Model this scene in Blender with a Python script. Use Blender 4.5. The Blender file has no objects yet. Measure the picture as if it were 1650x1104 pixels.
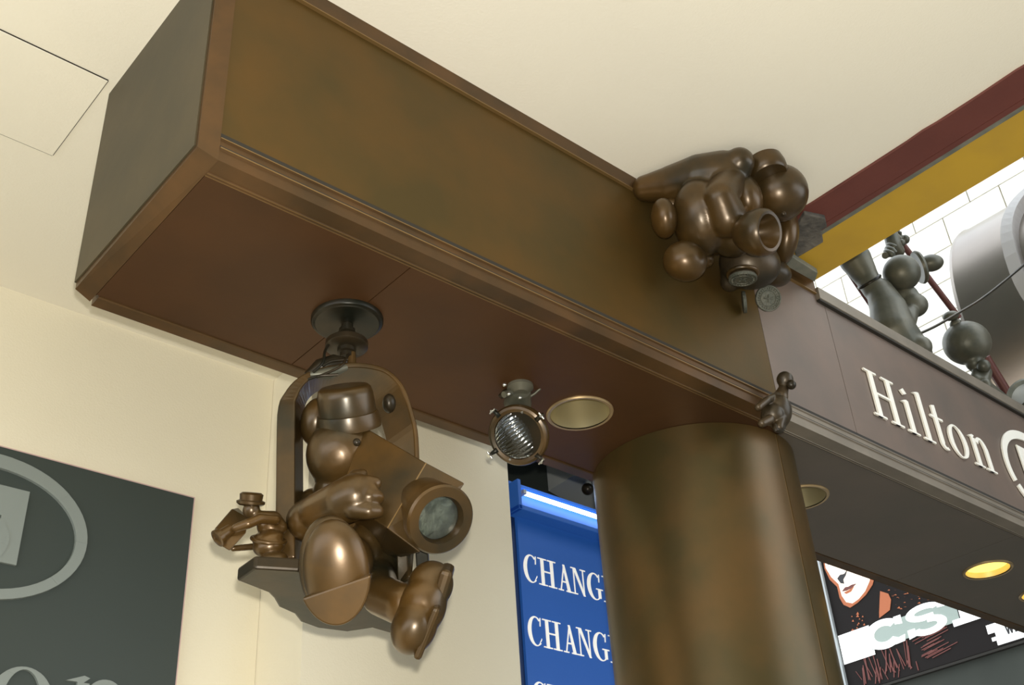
import bpy, bmesh, math, random
from mathutils import Vector, Matrix
random.seed(7)
SC = bpy.context.scene
COL = SC.collection

# ---------------------------------------------------------------- camera, sky, flash, exposure
RR = [[0.756247, -0.651561, -0.059645], [0.320589, 0.448473, -0.834323], [0.570362, 0.611833, 0.54804]]
cam_d = bpy.data.cameras.new('camera'); cam = bpy.data.objects.new('camera', cam_d); COL.objects.link(cam)
RIGHT = Vector(RR[0]); UP = -Vector(RR[1]); BACK = -Vector(RR[2])
CAM = Vector((-1.158,-2.505,1.600))
M = Matrix((RIGHT, UP, BACK)).transposed().to_4x4(); M.translation = CAM
cam.matrix_world = M
cam_d.sensor_width = 36; cam_d.lens = 40.4973; cam_d.clip_end = 300
SC.camera = cam

world = bpy.data.worlds.new('world'); SC.world = world; world.use_nodes = True
bg = world.node_tree.nodes['Background']
bg.inputs['Color'].default_value = (0.86, 0.93, 1.0, 1); bg.inputs['Strength'].default_value = 1.4

fl_d = bpy.data.lights.new('camera_flash', 'POINT'); fl = bpy.data.objects.new('camera_flash', fl_d); COL.objects.link(fl)
fl.location = CAM + UP*0.09 + RIGHT*0.02; fl_d.energy = 310; fl_d.shadow_soft_size = 0.022; fl_d.color = (1.0, 0.95, 0.84)

SC.view_settings.view_transform = 'Standard'; SC.view_settings.look = 'None'
SC.view_settings.gamma = 1; SC.view_settings.use_curve_mapping = False
SC.view_settings.exposure = 1.15

# ---------------------------------------------------------------- materials
def mat(name, col, rough=0.6, metal=0.0, col2=None, scale=4.0, bump=0.0, bscale=60.0, emit=None, estr=0.0, spec=0.5, coat=0.0, trans=0.0, ramp=(0.35, 0.68), detail=5):
    m = bpy.data.materials.new(name); m.use_nodes = True
    nt = m.node_tree; b = nt.nodes['Principled BSDF']
    b.inputs['Roughness'].default_value = rough; b.inputs['Metallic'].default_value = metal
    b.inputs['Specular IOR Level'].default_value = spec; b.inputs['Coat Weight'].default_value = coat
    b.inputs['Coat Roughness'].default_value = 0.27
    b.inputs['Transmission Weight'].default_value = trans
    b.inputs['Base Color'].default_value = (*col, 1)
    tc = nt.nodes.new('ShaderNodeTexCoord')
    if col2:
        n = nt.nodes.new('ShaderNodeTexNoise'); n.inputs['Scale'].default_value = scale; n.inputs['Detail'].default_value = detail
        nt.links.new(tc.outputs['Object'], n.inputs['Vector'])
        r = nt.nodes.new('ShaderNodeValToRGB')
        r.color_ramp.elements[0].color = (*col, 1); r.color_ramp.elements[1].color = (*col2, 1)
        r.color_ramp.elements[0].position = ramp[0]; r.color_ramp.elements[1].position = ramp[1]
        nt.links.new(n.outputs['Fac'], r.inputs['Fac']); nt.links.new(r.outputs['Color'], b.inputs['Base Color'])
    if bump:
        n2 = nt.nodes.new('ShaderNodeTexNoise'); n2.inputs['Scale'].default_value = bscale; n2.inputs['Detail'].default_value = 3
        nt.links.new(tc.outputs['Object'], n2.inputs['Vector'])
        bp = nt.nodes.new('ShaderNodeBump'); bp.inputs['Strength'].default_value = bump; bp.inputs['Distance'].default_value = 0.01
        nt.links.new(n2.outputs['Fac'], bp.inputs['Height']); nt.links.new(bp.outputs['Normal'], b.inputs['Normal'])
    if emit:
        b.inputs['Emission Color'].default_value = (*emit, 1); b.inputs['Emission Strength'].default_value = estr
    return m

CREAM = mat('cream_plaster', (0.80, 0.735, 0.565), 0.85, bump=0.15, bscale=90, col2=(0.82, 0.755, 0.585), scale=1.2)
CEIL = mat('cream_ceiling_plaster', (0.80, 0.755, 0.635), 0.85, bump=0.12, bscale=90, col2=(0.83, 0.785, 0.66), scale=1.0)
PANEL = mat('bronze_sheet', (0.072, 0.049, 0.015), 0.40, 0.4, spec=0.2, col2=(0.112, 0.060, 0.0148), scale=2.2, bump=0.06, bscale=14)
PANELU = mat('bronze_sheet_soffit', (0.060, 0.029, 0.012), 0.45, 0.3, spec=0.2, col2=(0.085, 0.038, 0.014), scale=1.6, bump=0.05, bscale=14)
COLUMNM = mat('bronze_column_sheet', (0.062, 0.045, 0.014), 0.34, 0.5, spec=0.5, col2=(0.105, 0.058, 0.016), scale=3.0, bump=0.07, bscale=11)
PANELG = mat('bronze_sheet_greyed', (0.062, 0.052, 0.030), 0.5, 0.3, spec=0.3, col2=(0.085, 0.066, 0.036), scale=3, bump=0.05, bscale=14)
TRIM = mat('bronze_trim', (0.065, 0.038, 0.016), 0.4, 0.35, spec=0.3, col2=(0.11, 0.056, 0.020), scale=5)
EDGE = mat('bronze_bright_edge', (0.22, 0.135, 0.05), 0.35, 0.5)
BRONZE = mat('cast_bronze', (0.013, 0.0145, 0.008), 0.34, 0.4, spec=0.4, col2=(0.128, 0.064, 0.014), scale=4.0, bump=0.05, bscale=22, ramp=(0.26, 0.76), coat=0.35)
BRONZED = mat('cast_bronze_dark', (0.010, 0.011, 0.007), 0.36, 0.3, spec=0.3, col2=(0.034, 0.022, 0.010), scale=7, bump=0.05, bscale=22, coat=0.08)
SACKM = mat('sack_bronze', (0.03, 0.024, 0.014), 0.4, 0.4, col2=(0.075, 0.048, 0.022), scale=6, coat=0.1)
BRONZEG = mat('cast_bronze_green_hazed', (0.075, 0.075, 0.054), 0.45, 0.35, col2=(0.13, 0.12, 0.085), scale=9)  # green bronze, lightened to paint in bright haze on the street-end figures
COINM = mat('coin_bronze', (0.075, 0.08, 0.06), 0.5, 0.4, col2=(0.13, 0.125, 0.095), scale=20, bump=0.5, bscale=130)
GAP = mat('dark_joint', (0.02, 0.016, 0.01), 0.8)
WHITE = mat('white_letter_enamel', (0.88, 0.84, 0.74), 0.5)
SIGNW = mat('white_letter_added_glow', (0.9, 0.88, 0.82), 0.5, emit=(1.0, 0.95, 0.85), estr=0.16)  # faint glow added to brighten the letters of a front-lit sign
BOARD = mat('board_grey_green', (0.042, 0.054, 0.047), 0.55)
BOARDL = mat('board_silver_letter', (0.24, 0.27, 0.25), 0.5, 0.0)
BOARDE = mat('board_pale_edge', (0.6, 0.42, 0.38), 0.5)
BLUE = mat('sign_blue_added_glow', (0.018, 0.10, 0.40), 0.5, emit=(0.02, 0.10, 0.36), estr=0.09)  # faint glow added to the colour; the sign itself is no lamp
BLUED = mat('sign_blue_side', (0.008, 0.03, 0.11), 0.5)
TUBE = mat('fluorescent_tube', (0.8, 0.9, 1), 0.4, emit=(0.62, 0.82, 1.0), estr=5.0)
BRICK = mat('red_stone', (0.115, 0.032, 0.024), 0.55, col2=(0.15, 0.042, 0.03), scale=3, bump=0.1)
YELLOW = mat('yellow_paint', (0.56, 0.345, 0.03), 0.6, col2=(0.46, 0.285, 0.035), scale=2.5, ramp=(0.4, 0.75))
ZINC = mat('grey_metal_edge', (0.16, 0.17, 0.14), 0.6, 0.3, col2=(0.24, 0.24, 0.19), scale=15)
MORTAR = mat('grey_mortar', (0.06, 0.056, 0.05), 0.85, col2=(0.16, 0.145, 0.12), scale=14, bump=0.8, bscale=40, detail=9)
STONE = mat('pale_limestone', (0.90, 0.85, 0.74), 0.8, col2=(0.92, 0.875, 0.77), scale=0.6)
STONEJ = mat('limestone_joint', (0.42, 0.37, 0.22), 0.9)
DRUM = mat('drum_metal', (0.24, 0.21, 0.185), 0.32, 0.95, col2=(0.28, 0.245, 0.21), scale=2)
EMBLEM = mat('emblem_silver', (0.55, 0.52, 0.50), 0.5, 0.1)
BRASS = mat('brass_reflector', (0.62, 0.55, 0.34), 0.38, 0.8)
BRASSR = mat('brass_rim', (0.50, 0.36, 0.19), 0.35, 0.7)
def lens_glass(name):
    m = bpy.data.materials.new(name); m.use_nodes = True; nt = m.node_tree; nt.nodes.clear()
    out = nt.nodes.new('ShaderNodeOutputMaterial'); mix = nt.nodes.new('ShaderNodeMixShader')
    tr = nt.nodes.new('ShaderNodeBsdfTransparent'); gl = nt.nodes.new('ShaderNodeBsdfGlossy'); gl.inputs['Roughness'].default_value = 0.08
    tr.inputs['Color'].default_value = (0.93, 0.97, 0.95, 1)
    fr = nt.nodes.new('ShaderNodeFresnel'); fr.inputs['IOR'].default_value = 1.7
    nt.links.new(fr.outputs[0], mix.inputs[0]); nt.links.new(tr.outputs[0], mix.inputs[1]); nt.links.new(gl.outputs[0], mix.inputs[2]); nt.links.new(mix.outputs[0], out.inputs[0])
    return m
LIT = mat('lit_lamp', (0.9, 0.7, 0.3), 0.5, emit=(1.0, 0.62, 0.10), estr=1.0)
CHROME = mat('chrome_reflector', (0.75, 0.76, 0.74), 0.35, 0.85, bump=0.5, bscale=70)
SCREW = mat('bright_screw', (0.6, 0.6, 0.55), 0.25, 0.9)
GLASS = lens_glass('lamp_glass')
SLAB = mat('grey_slab', (0.13, 0.14, 0.12), 0.7, col2=(0.16, 0.17, 0.145), scale=1)
SLABD = mat('dark_grey_slab', (0.05, 0.054, 0.045), 0.8, spec=0.2, col2=(0.065, 0.07, 0.058), scale=1)
FLOOR = mat('pavement', (0.20, 0.19, 0.17), 0.85, col2=(0.25, 0.235, 0.21), scale=0.7)
PANELR = mat('bronze_sheet_daylit', (0.155, 0.122, 0.098), 0.46, 0.4, col2=(0.21, 0.15, 0.115), scale=2.2, bump=0.06, bscale=14)  # same bronze as the left panels, greyed and lightened to paint in street daylight
PANELUR = mat('bronze_soffit_daylit', (0.125, 0.108, 0.084), 0.5, 0.3, col2=(0.155, 0.125, 0.097), scale=1.6, bump=0.05, bscale=14)  # soffit bronze with street daylight mixed into its colour
TRIMR = mat('bronze_trim_daylit', (0.20, 0.17, 0.13), 0.5, 0.4, col2=(0.25, 0.21, 0.16), scale=6)  # trim bronze made paler so its colour carries the daylight
LENSG = mat('lens_grey_reflector', (0.16, 0.17, 0.15), 0.3, 0.7, col2=(0.30, 0.30, 0.26), scale=30, bump=0.6, bscale=40)
DARK = mat('dark_recess', (0.045, 0.055, 0.048), 0.8)
GREY = mat('pale_grey_metal', (0.42, 0.44, 0.43), 0.5, 0.2)
RODM = mat('red_brown_rod', (0.13, 0.045, 0.035), 0.5, 0.3)
AWHITE = mat('advert_white', (0.9, 0.9, 0.9), 0.5, emit=(0.95, 1.0, 0.97), estr=0.45)
AGREY = mat('advert_grey_green', (0.30, 0.36, 0.32), 0.5, emit=(0.45, 0.52, 0.45), estr=0.10)
ASKIN = mat('advert_skin', (0.9, 0.75, 0.6), 0.5, emit=(1.0, 0.85, 0.68), estr=0.5)
AORANGE = mat('advert_orange', (0.30, 0.075, 0.02), 0.5, emit=(1.0, 0.28, 0.06), estr=0.10)
ARED = mat('advert_red', (0.10, 0.018, 0.01), 0.5, emit=(0.7, 0.10, 0.04), estr=0.035)
ADARK = mat('advert_dark', (0.018, 0.016, 0.015), 0.9, spec=0.1, emit=(0.3, 0.25, 0.25), estr=0.01)
AINK = mat('advert_ink', (0.02, 0.018, 0.02), 0.6)

# ---------------------------------------------------------------- helpers
def link(name, bm, m, parent=None, smooth=False, bevel=0.0, seg=2):
    bmesh.ops.recalc_face_normals(bm, faces=bm.faces)
    me = bpy.data.meshes.new(name); bm.to_mesh(me); bm.free()
    return linkmesh(name, me, m, parent, smooth, bevel, seg)
def linkmesh(name, me, m, parent=None, smooth=False, bevel=0.0, seg=2):
    o = bpy.data.objects.new(name, me); COL.objects.link(o)
    if m and not me.materials: me.materials.append(m)
    if smooth:
        for p in me.polygons: p.use_smooth = True
    if bevel:
        b = o.modifiers.new('bevel', 'BEVEL'); b.width = bevel; b.segments = seg; b.limit_method = 'ANGLE'; b.angle_limit = math.radians(40)
    if parent:
        o.parent = parent
        o.matrix_parent_inverse = Matrix.Translation(-parent.location)
    return o
def thing(name, label, cat, loc, group=None):
    o = bpy.data.objects.new(name, None); COL.objects.link(o); o.location = loc; o.empty_display_size = 0.1
    o['label'] = label; o['category'] = cat
    if group: o['group'] = group
    return o
def tag(o, label, cat, group=None):
    o['label'] = label; o['category'] = cat
    if group: o['group'] = group
    return o
def struct(o, label=None):
    o['kind'] = 'structure'
    if label: o['label'] = label
    return o
def label(o, t): o['label'] = t; return o
def box(bm, a, b):
    vs = [bm.verts.new((x, y, z)) for x in (a[0], b[0]) for y in (a[1], b[1]) for z in (a[2], b[2])]
    for f in ((0,1,3,2),(4,6,7,5),(0,4,5,1),(2,3,7,6),(0,2,6,4),(1,5,7,3)): bm.faces.new([vs[i] for i in f])
    return vs
def Box(name, a, b, m, parent=None, bevel=0.0):
    bm = bmesh.new(); box(bm, a, b); return link(name, bm, m, parent, False, bevel)
def basis(axis):
    a = Vector(axis).normalized(); t = Vector((0,0,1)) if abs(a.z) < 0.9 else Vector((1,0,0))
    u = t.cross(a).normalized(); return u, a.cross(u), a
def lathe(bm, prof, o, axis, seg=40, caps=True):
    u, v, a = basis(axis); o = Vector(o); rings = []
    for h, r in prof:
        rings.append([bm.verts.new(o + a*h + (u*math.cos(t) + v*math.sin(t))*r) for t in [2*math.pi*k/seg for k in range(seg)]])
    for A, B in zip(rings, rings[1:]):
        for k in range(seg): bm.faces.new((A[k], A[(k+1) % seg], B[(k+1) % seg], B[k]))
    if caps: bm.faces.new(rings[0]); bm.faces.new(rings[-1][::-1])
def Lathe(name, prof, o, axis, m, parent=None, seg=40, caps=True, smooth=True, bevel=0.0):
    bm = bmesh.new(); lathe(bm, prof, o, axis, seg, caps); ob = link(name, bm, m, parent, smooth, bevel)
    if smooth: autosmooth(ob)
    return ob
def autosmooth(ob, ang=38):
    me = ob.data; bm = bmesh.new(); bm.from_mesh(me)
    for e in bm.edges:
        if len(e.link_faces) == 2 and e.calc_face_angle(0) > math.radians(ang): e.smooth = False
    bm.to_mesh(me); bm.free()
def tube(bm, pts, rad, seg=12):
    pts = [Vector(p) for p in pts]; n = len(pts)
    if not hasattr(rad, '__len__'): rad = [rad]*n
    u = None; rings = []
    for i, p in enumerate(pts):
        d = (pts[min(i+1, n-1)] - pts[max(i-1, 0)]).normalized()
        if u is None: u = basis(d)[0]
        u = (u - d*u.dot(d)).normalized(); v = d.cross(u)
        rings.append([bm.verts.new(p + (u*math.cos(t) + v*math.sin(t))*rad[i]) for t in [2*math.pi*k/seg for k in range(seg)]])
    for A, B in zip(rings, rings[1:]):
        for k in range(seg): bm.faces.new((A[k], A[(k+1) % seg], B[(k+1) % seg], B[k]))
    bm.faces.new(rings[0]); bm.faces.new(rings[-1][::-1])
def Tube(name, pts, rad, m, parent=None, seg=14):
    bm = bmesh.new(); tube(bm, pts, rad, seg); o = link(name, bm, m, parent, True); autosmooth(o, 50); return o
def torus(bm, c, axis, R, r, s1=40, s2=12):
    u, v, a = basis(axis); c = Vector(c); g = []
    for i in range(s1):
        t = 2*math.pi*i/s1; d = u*math.cos(t) + v*math.sin(t)
        g.append([bm.verts.new(c + d*(R + r*math.cos(q)) + a*r*math.sin(q)) for q in [2*math.pi*k/s2 for k in range(s2)]])
    for i in range(s1):
        A = g[i]; B = g[(i+1) % s1]
        for k in range(s2): bm.faces.new((A[k], A[(k+1) % s2], B[(k+1) % s2], B[k]))
def VM(roll=0.0, tilt=0.0):
    # axes across, up and towards the street side from which the sculptures are seen
    m = Matrix((RIGHT, UP, BACK)).transposed()
    return m @ Matrix.Rotation(math.radians(roll), 3, 'Z') @ Matrix.Rotation(math.radians(tilt), 3, 'X')
def ell(bm, c, r, roll=0.0, tilt=0.0, seg=28):
    mm = VM(roll, tilt).to_4x4() @ Matrix.Diagonal((r[0], r[1], r[2], 1)); mm.translation = Vector(c)
    bmesh.ops.create_uvsphere(bm, u_segments=seg, v_segments=seg//2, radius=1, matrix=mm)
def sph(bm, p, seg=24):
    bmesh.ops.create_uvsphere(bm, u_segments=seg, v_segments=seg//2, radius=p[3], matrix=Matrix.Translation(p[:3]))
def chain(bm, pts):
    for p in pts: sph(bm, p, 20)
    for p, q in zip(pts, pts[1:]):
        a, b = Vector(p[:3]), Vector(q[:3]); tube(bm, [a, b], [p[3], q[3]], 20)
def blob(name, build, m, parent=None, voxel=0.008, it=4):
    bm = bmesh.new(); build(bm); bmesh.ops.recalc_face_normals(bm, faces=bm.faces)
    me = bpy.data.meshes.new('tmp'); bm.to_mesh(me); bm.free()
    t = bpy.data.objects.new('tmp', me); COL.objects.link(t)
    r = t.modifiers.new('r', 'REMESH'); r.mode = 'VOXEL'; r.voxel_size = voxel
    if it: s = t.modifiers.new('s', 'SMOOTH'); s.iterations = it; s.factor = 0.5
    dg = bpy.context.evaluated_depsgraph_get()
    me2 = bpy.data.meshes.new_from_object(t.evaluated_get(dg)); me2.name = name
    bpy.data.objects.remove(t); bpy.data.meshes.remove(me)
    me2.materials.clear()
    return linkmesh(name, me2, m, parent, True)
def Ball(name, p, m, parent=None, seg=20):
    bm = bmesh.new(); sph(bm, p, seg); return link(name, bm, m, parent, True)
def Ell(name, c, r, m, parent=None, roll=0, tilt=0, seg=32):
    bm = bmesh.new(); ell(bm, c, r, roll, tilt, seg); return link(name, bm, m, parent, True)
def VBox(name, c, h, m, parent=None, roll=0, bevel=0.004, tilt=0):
    bm = bmesh.new(); vs = box(bm, (-h[0], -h[1], -h[2]), (h[0], h[1], h[2]))
    mm = VM(roll, tilt).to_4x4(); mm.translation = Vector(c); bmesh.ops.transform(bm, matrix=mm, verts=bm.verts)
    return link(name, bm, m, parent, False, bevel)
def plate(bm, polys, o, ux, uy, depth):
    # extrude 2-D polygons (in metres along ux, uy from o) by the vector depth
    o = Vector(o); ux = Vector(ux); uy = Vector(uy); depth = Vector(depth)
    for q, poly in enumerate(polys):
        lift = depth*(-0.012*(q % 7))
        a = [bm.verts.new(o + lift + ux*x + uy*y) for x, y in poly]; b = [bm.verts.new(v.co + depth) for v in a]
        n = len(a); bm.faces.new(a); bm.faces.new(b[::-1])
        for k in range(n): bm.faces.new((a[k], b[k], b[(k+1) % n], a[(k+1) % n]))
def Plate(name, polys, o, ux, uy, depth, m, parent=None, bevel=0.0):
    bm = bmesh.new(); plate(bm, polys, o, ux, uy, depth); return link(name, bm, m, parent, False, bevel)
def arc(cx, cy, ro, ri, a0, a1, n=20, dix=0, diy=0):
    # strip of quads between an outer and an inner ellipse
    out = []
    T = [math.radians(a0 + (a1-a0)*k/n) for k in range(n+1)]
    P = [(cx + ro[0]*math.cos(t), cy + ro[1]*math.sin(t)) for t in T]; Q = [(cx + dix + ri[0]*math.cos(t), cy + diy + ri[1]*math.sin(t)) for t in T]
    for k in range(n): out.append([P[k], P[k+1], Q[k+1], Q[k]])
    return out
def rect(x0, y0, x1, y1): return [(x0,y0),(x1,y0),(x1,y1),(x0,y1)]

# ---------------------------------------------------------------- setting
ZB = 4.064; ZC = 5.063
struct(Box('floor', (-14, -16, -0.2), (40, 16, 0), FLOOR), 'grey pavement below the beam')
ceil = struct(Box('ceiling', (-9, -9, ZC), (2.815, 9, ZC+0.5), CEIL), 'cream plaster soffit over the bronze beam')
w1 = struct(Box('wall_back', (-9, 2.442, 0), (1.6, 2.9, ZC), CREAM), 'cream plaster wall carrying the dark board')
w2 = struct(Box('wall_right', (1.602, 2.03, 0), (2.96, 3.4, ZC), CREAM), 'cream wall stepping forward behind the hanging sculpture')
# hatch in the ceiling
hx0, hx1, hy0, hy1 = -1.25, -0.098, 0.865, 1.403
hb = bmesh.new(); box(hb, (hx0, hy0, ZC-0.006), (hx1, hy1, ZC+0.01))
hp = link('access_panel', hb, CEIL, ceil, bevel=0.002)
hg = bmesh.new()
for a, b in (((hx0, hy0-0.005, ZC-0.003), (hx1, hy0-0.001, ZC+0.01)), ((hx1+0.001, hy0, ZC-0.002), (hx1+0.003, hy1, ZC+0.01)), ((hx0, hy1+0.001, ZC-0.003), (hx1, hy1+0.004, ZC+0.01))): box(hg, a, b)
link('panel_joint', hg, GAP, ceil)
struct(Box('wall_upper_blocker', (-9, -9, ZC+0.5), (2.79, 9, 19), SLAB), 'unseen upper storeys above the soffit, added to block sky light')  # unseen mass added to block low sky reflections in the metal
struct(Box('wall_front_blocker', (-14, -15.5, 0), (3, -15, 14), SLAB), 'plain unseen wall added behind the viewer to cut sky light')  # unseen wall added to cut horizon light on the beam front
# recess behind the column
struct(Box('wall_recess', (2.96, 3.4, 0), (7.0, 3.6, 6.4), DARK), 'dark recess wall behind the blue sign')
struct(Box('ceiling_recess', (2.965, 1.6, 5.5), (7.0, 3.4, 5.7), DARK), 'dark soffit above the blue sign')

# red stone band and yellow beam at the edge of the soffit
tr = struct(bpy.data.objects.new('trim_1', None)); COL.objects.link(tr); tr['label'] = 'red stone band edging the cream soffit'; tr.location = (2.92, -0.4, ZC)
random.seed(3)
ys = [0.95, -0.315, -1.9, -3.5, -5.1, -6.7, -8.3]
for a, b in zip(ys, ys[1:]):
    bm = bmesh.new()
    n = 14; low = []; up = []
    for k in range(n+1):
        y = a + (b-a)*k/n; low.append((2.815 + random.uniform(-0.006, 0.006), y))
    poly = low + [(2.985, b+0.003), (2.985, a-0.003)]
    plate(bm, [poly], (0,0,ZC-0.012), (1,0,0), (0,1,0), (0,0,0.4))
    link('stone_tile', bm, BRICK, tr)
for a, b in zip(ys, ys[1:]): Box('stone_edge_strip', (2.988, b+0.002, ZC-0.012), (3.022, a-0.002, ZC+0.4), BRICK, tr)
Box('metal_edge', (3.022, -9, ZC-0.012), (3.05, 0.95, ZC+0.2), ZINC, tr)
struct(Box('trim_2', (3.05, -9, ZC), (3.352, 0.95, ZC+0.35), YELLOW), 'yellow painted soffit beam beside the red stone band')
# crumbled mortar and metal offcuts where the band meets the bronze beam
bm = bmesh.new()
plate(bm, [[(2.825,-0.334,5.030)[:2], (2.933,-0.374,5.030)[:2], (2.996,-0.339,5.030)[:2], (2.997,-0.305,5.030)[:2], (3.082,-0.253,5.030)[:2], (3.078,-0.089,5.030)[:2], (2.907,-0.190,5.030)[:2]]], (0,0,5.03), (1,0,0), (0,1,0), (0,0,0.045))
tag(link('mortar_patch', bm, MORTAR, bevel=0.006), 'rough grey mortar patch at the end of the yellow beam', 'mortar')
bm = bmesh.new()
plate(bm, [[(3.015,-0.041,5.000)[:2], (3.004,-0.108,5.000)[:2], (3.230,-0.102,5.000)[:2], (3.283,-0.043,5.000)[:2]]], (0,0,5.0), (1,0,0), (0,1,0), (0,0,0.03))
tag(link('metal_flashing', bm, ZINC, bevel=0.004), 'weathered grey metal flashing strip on top of the bronze beam', 'flashing')

# ---------------------------------------------------------------- bronze beam
beam = thing('bronze_beam', 'long brown bronze-clad box beam running under the cream soffit', 'beam', (4.5, 0.47, ZB))
BL = 10.0; BW = 0.94; TT = 5.02
seams = [0.0, 2.80, 3.42, 5.62, 7.8, BL]
for i, (a, b) in enumerate(zip(seams, seams[1:])):
    zt = ZC if i == 0 else TT
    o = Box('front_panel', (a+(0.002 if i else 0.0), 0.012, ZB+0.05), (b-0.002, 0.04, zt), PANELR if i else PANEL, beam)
# top and bottom angle trims with fine ridges
def run(name, prof, x0, x1, m):
    bm = bmesh.new()
    a = [bm.verts.new((x0, y, z)) for y, z in prof]; b = [bm.verts.new((x1, y, z)) for y, z in prof]; n = len(prof)
    bm.faces.new(a); bm.faces.new(b[::-1])
    for k in range(n): bm.faces.new((a[k], b[k], b[(k+1) % n], a[(k+1) % n]))
    return link(name, bm, m, beam)
LP = [(0.0, ZB), (0.0, ZB+0.042), (-0.006, ZB+0.046), (-0.006, ZB+0.052), (0.003, ZB+0.058), (0.003, ZB+0.085), (-0.003, ZB+0.088), (-0.003, ZB+0.094), (0.02, ZB+0.096), (0.02, ZB+0.02), (0.085, ZB+0.02), (0.085, ZB-0.003), (0.082, ZB-0.003), (0.080, ZB), (0.074, ZB), (0.072, ZB-0.003), (0.069, ZB-0.003), (0.067, ZB)]
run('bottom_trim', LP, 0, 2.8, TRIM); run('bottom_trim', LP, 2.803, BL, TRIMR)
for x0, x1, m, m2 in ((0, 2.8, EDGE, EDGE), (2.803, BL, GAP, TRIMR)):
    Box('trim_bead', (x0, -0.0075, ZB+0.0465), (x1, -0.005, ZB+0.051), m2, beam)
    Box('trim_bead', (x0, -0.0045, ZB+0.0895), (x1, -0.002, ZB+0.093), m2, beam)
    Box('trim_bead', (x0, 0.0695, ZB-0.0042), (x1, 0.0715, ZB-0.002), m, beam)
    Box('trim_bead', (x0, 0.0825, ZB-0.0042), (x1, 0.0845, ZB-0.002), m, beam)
run('top_trim', [(0.0, 4.985), (0.0, ZC), (0.03, ZC), (0.03, 4.985)], 0, 3.35, TRIM)
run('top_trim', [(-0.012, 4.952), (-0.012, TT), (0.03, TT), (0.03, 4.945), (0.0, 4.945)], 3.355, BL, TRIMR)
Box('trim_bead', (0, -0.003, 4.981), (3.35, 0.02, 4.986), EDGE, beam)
Box('trim_bead', (3.355, -0.008, 4.938), (BL, 0.02, 4.949), GAP, beam)
Box('trim_shade_line', (0, 0.006, ZB+0.097), (BL, 0.02, ZB+0.119), GAP, beam)  # dark strip standing in for the shaded recess above the trim
Box('trim_shade_line', (0, 0.0015, ZB+0.053), (BL, 0.01, ZB+0.064), GAP, beam)  # lower dark strip, painted shade between the trim ridges
# soffit panels with round holes for the downlights
CANS = [(2.01, 0.495), (3.54, 0.475), (5.335, 0.455), (6.03, 0.47)]
us = [0.0, 0.80, 2.90, 5.0, 7.1, BL]
for a, b in zip(us, us[1:]):
    bm = bmesh.new(); lo = [bm.verts.new(p) for p in ((a+0.002, 0.085, ZB), (b-0.002, 0.085, ZB), (b-0.002, 0.872, ZB), (a+0.002, 0.872, ZB))]
    es = [bm.edges.new((lo[k], lo[(k+1) % 4])) for k in range(4)]
    for cx, cy in CANS:
        if a < cx < b:
            c = [bm.verts.new((cx + 0.135*math.cos(t), cy + 0.135*math.sin(t), ZB)) for t in [2*math.pi*k/40 for k in range(40)]]
            es += [bm.edges.new((c[k], c[(k+1) % 40])) for k in range(40)]
    bmesh.ops.triangle_fill(bm, use_beauty=True, use_dissolve=False, edges=es)
    r = bmesh.ops.extrude_face_region(bm, geom=bm.faces[:])
    for v in r['geom']:
        if isinstance(v, bmesh.types.BMVert): v.co.z += 0.012
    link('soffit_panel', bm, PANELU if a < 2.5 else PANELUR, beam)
run('rear_trim', [(0.875, ZB+0.02), (0.875, ZB-0.004), (0.882, ZB-0.006), (0.884, ZB-0.004), (BW, ZB-0.004), (BW, ZB+0.10), (0.91, ZB+0.10), (0.91, ZB+0.02)], 0.012, BL, TRIM)
Box('rear_panel', (0.0, 0.915, ZB+0.09), (BL, BW-0.005, TT), PANELU, beam)
Box('top_panel', (3.355, 0.03, TT-0.02), (BL, 0.915, TT-0.005), PANELG, beam)
Box('soffit_backing', (0.0, 0.03, ZB+0.30), (BL, 0.91, ZB+0.31), GAP, beam)
# end cap: flat plate with mitred sloping borders
X0 = -0.058
bm = bmesh.new()
o_ = [bm.verts.new(p) for p in ((0, 0, ZB), (0, 0.925, ZB), (0, 0.925, ZC), (0, 0, ZC))]
i_ = [bm.verts.new(p) for p in ((X0, 0.03, ZB+0.045), (X0, 0.925, ZB+0.03), (X0, 0.925, ZC), (X0, 0.03, ZC))]
for k in (0, 1, 3): bm.faces.new((o_[k], o_[(k+1) % 4], i_[(k+1) % 4], i_[k]))
bm.faces.new((i_[0], i_[3], i_[2], i_[1]))
link('end_border', bm, TRIM, beam)
Box('end_panel', (X0-0.006, 0.045, ZB+0.06), (X0+0.004, 0.93, ZC), PANELG, beam)

# downlights
def downlight(cx, cy, lab, lit):
    t = thing('recessed_downlight', lab, 'lamp', (cx, cy, ZB), 'round downlights set into the underside of the beam')
    Lathe('reflector', [(0.0, 0.132), (0.20, 0.115), (0.201, 0.114), (0.201, 0.112), (0.0, 0.129)], (cx, cy, ZB-0.002), (0,0,1), BRASS, t, caps=False)
    Lathe('rim', [(-0.008, 0.131), (-0.009, 0.143), (-0.004, 0.147), (0.0, 0.147), (0.0, 0.130)], (cx, cy, ZB), (0,0,1), BRASSR, t, caps=False)
    if lit: Lathe('bulb_face', [(0.03, 0.125), (0.05, 0.06), (0.06, 0.01)], (cx, cy, ZB), (0,0,1), LIT, t)
    else: Lathe('can_top', [(0.195, 0.113), (0.205, 0.113)], (cx, cy, ZB), (0,0,1), BRASS, t)
downlight(*CANS[0], 'unlit brass-lined downlight beside the glass porthole spotlight', False)
downlight(*CANS[1], 'unlit downlight half hidden behind the right side of the bronze column', False)
downlight(*CANS[2], 'glowing yellow downlight in the beam above the billboard', True)
downlight(*CANS[3], 'lit downlight cut off by the right edge of the photo', True)

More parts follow.
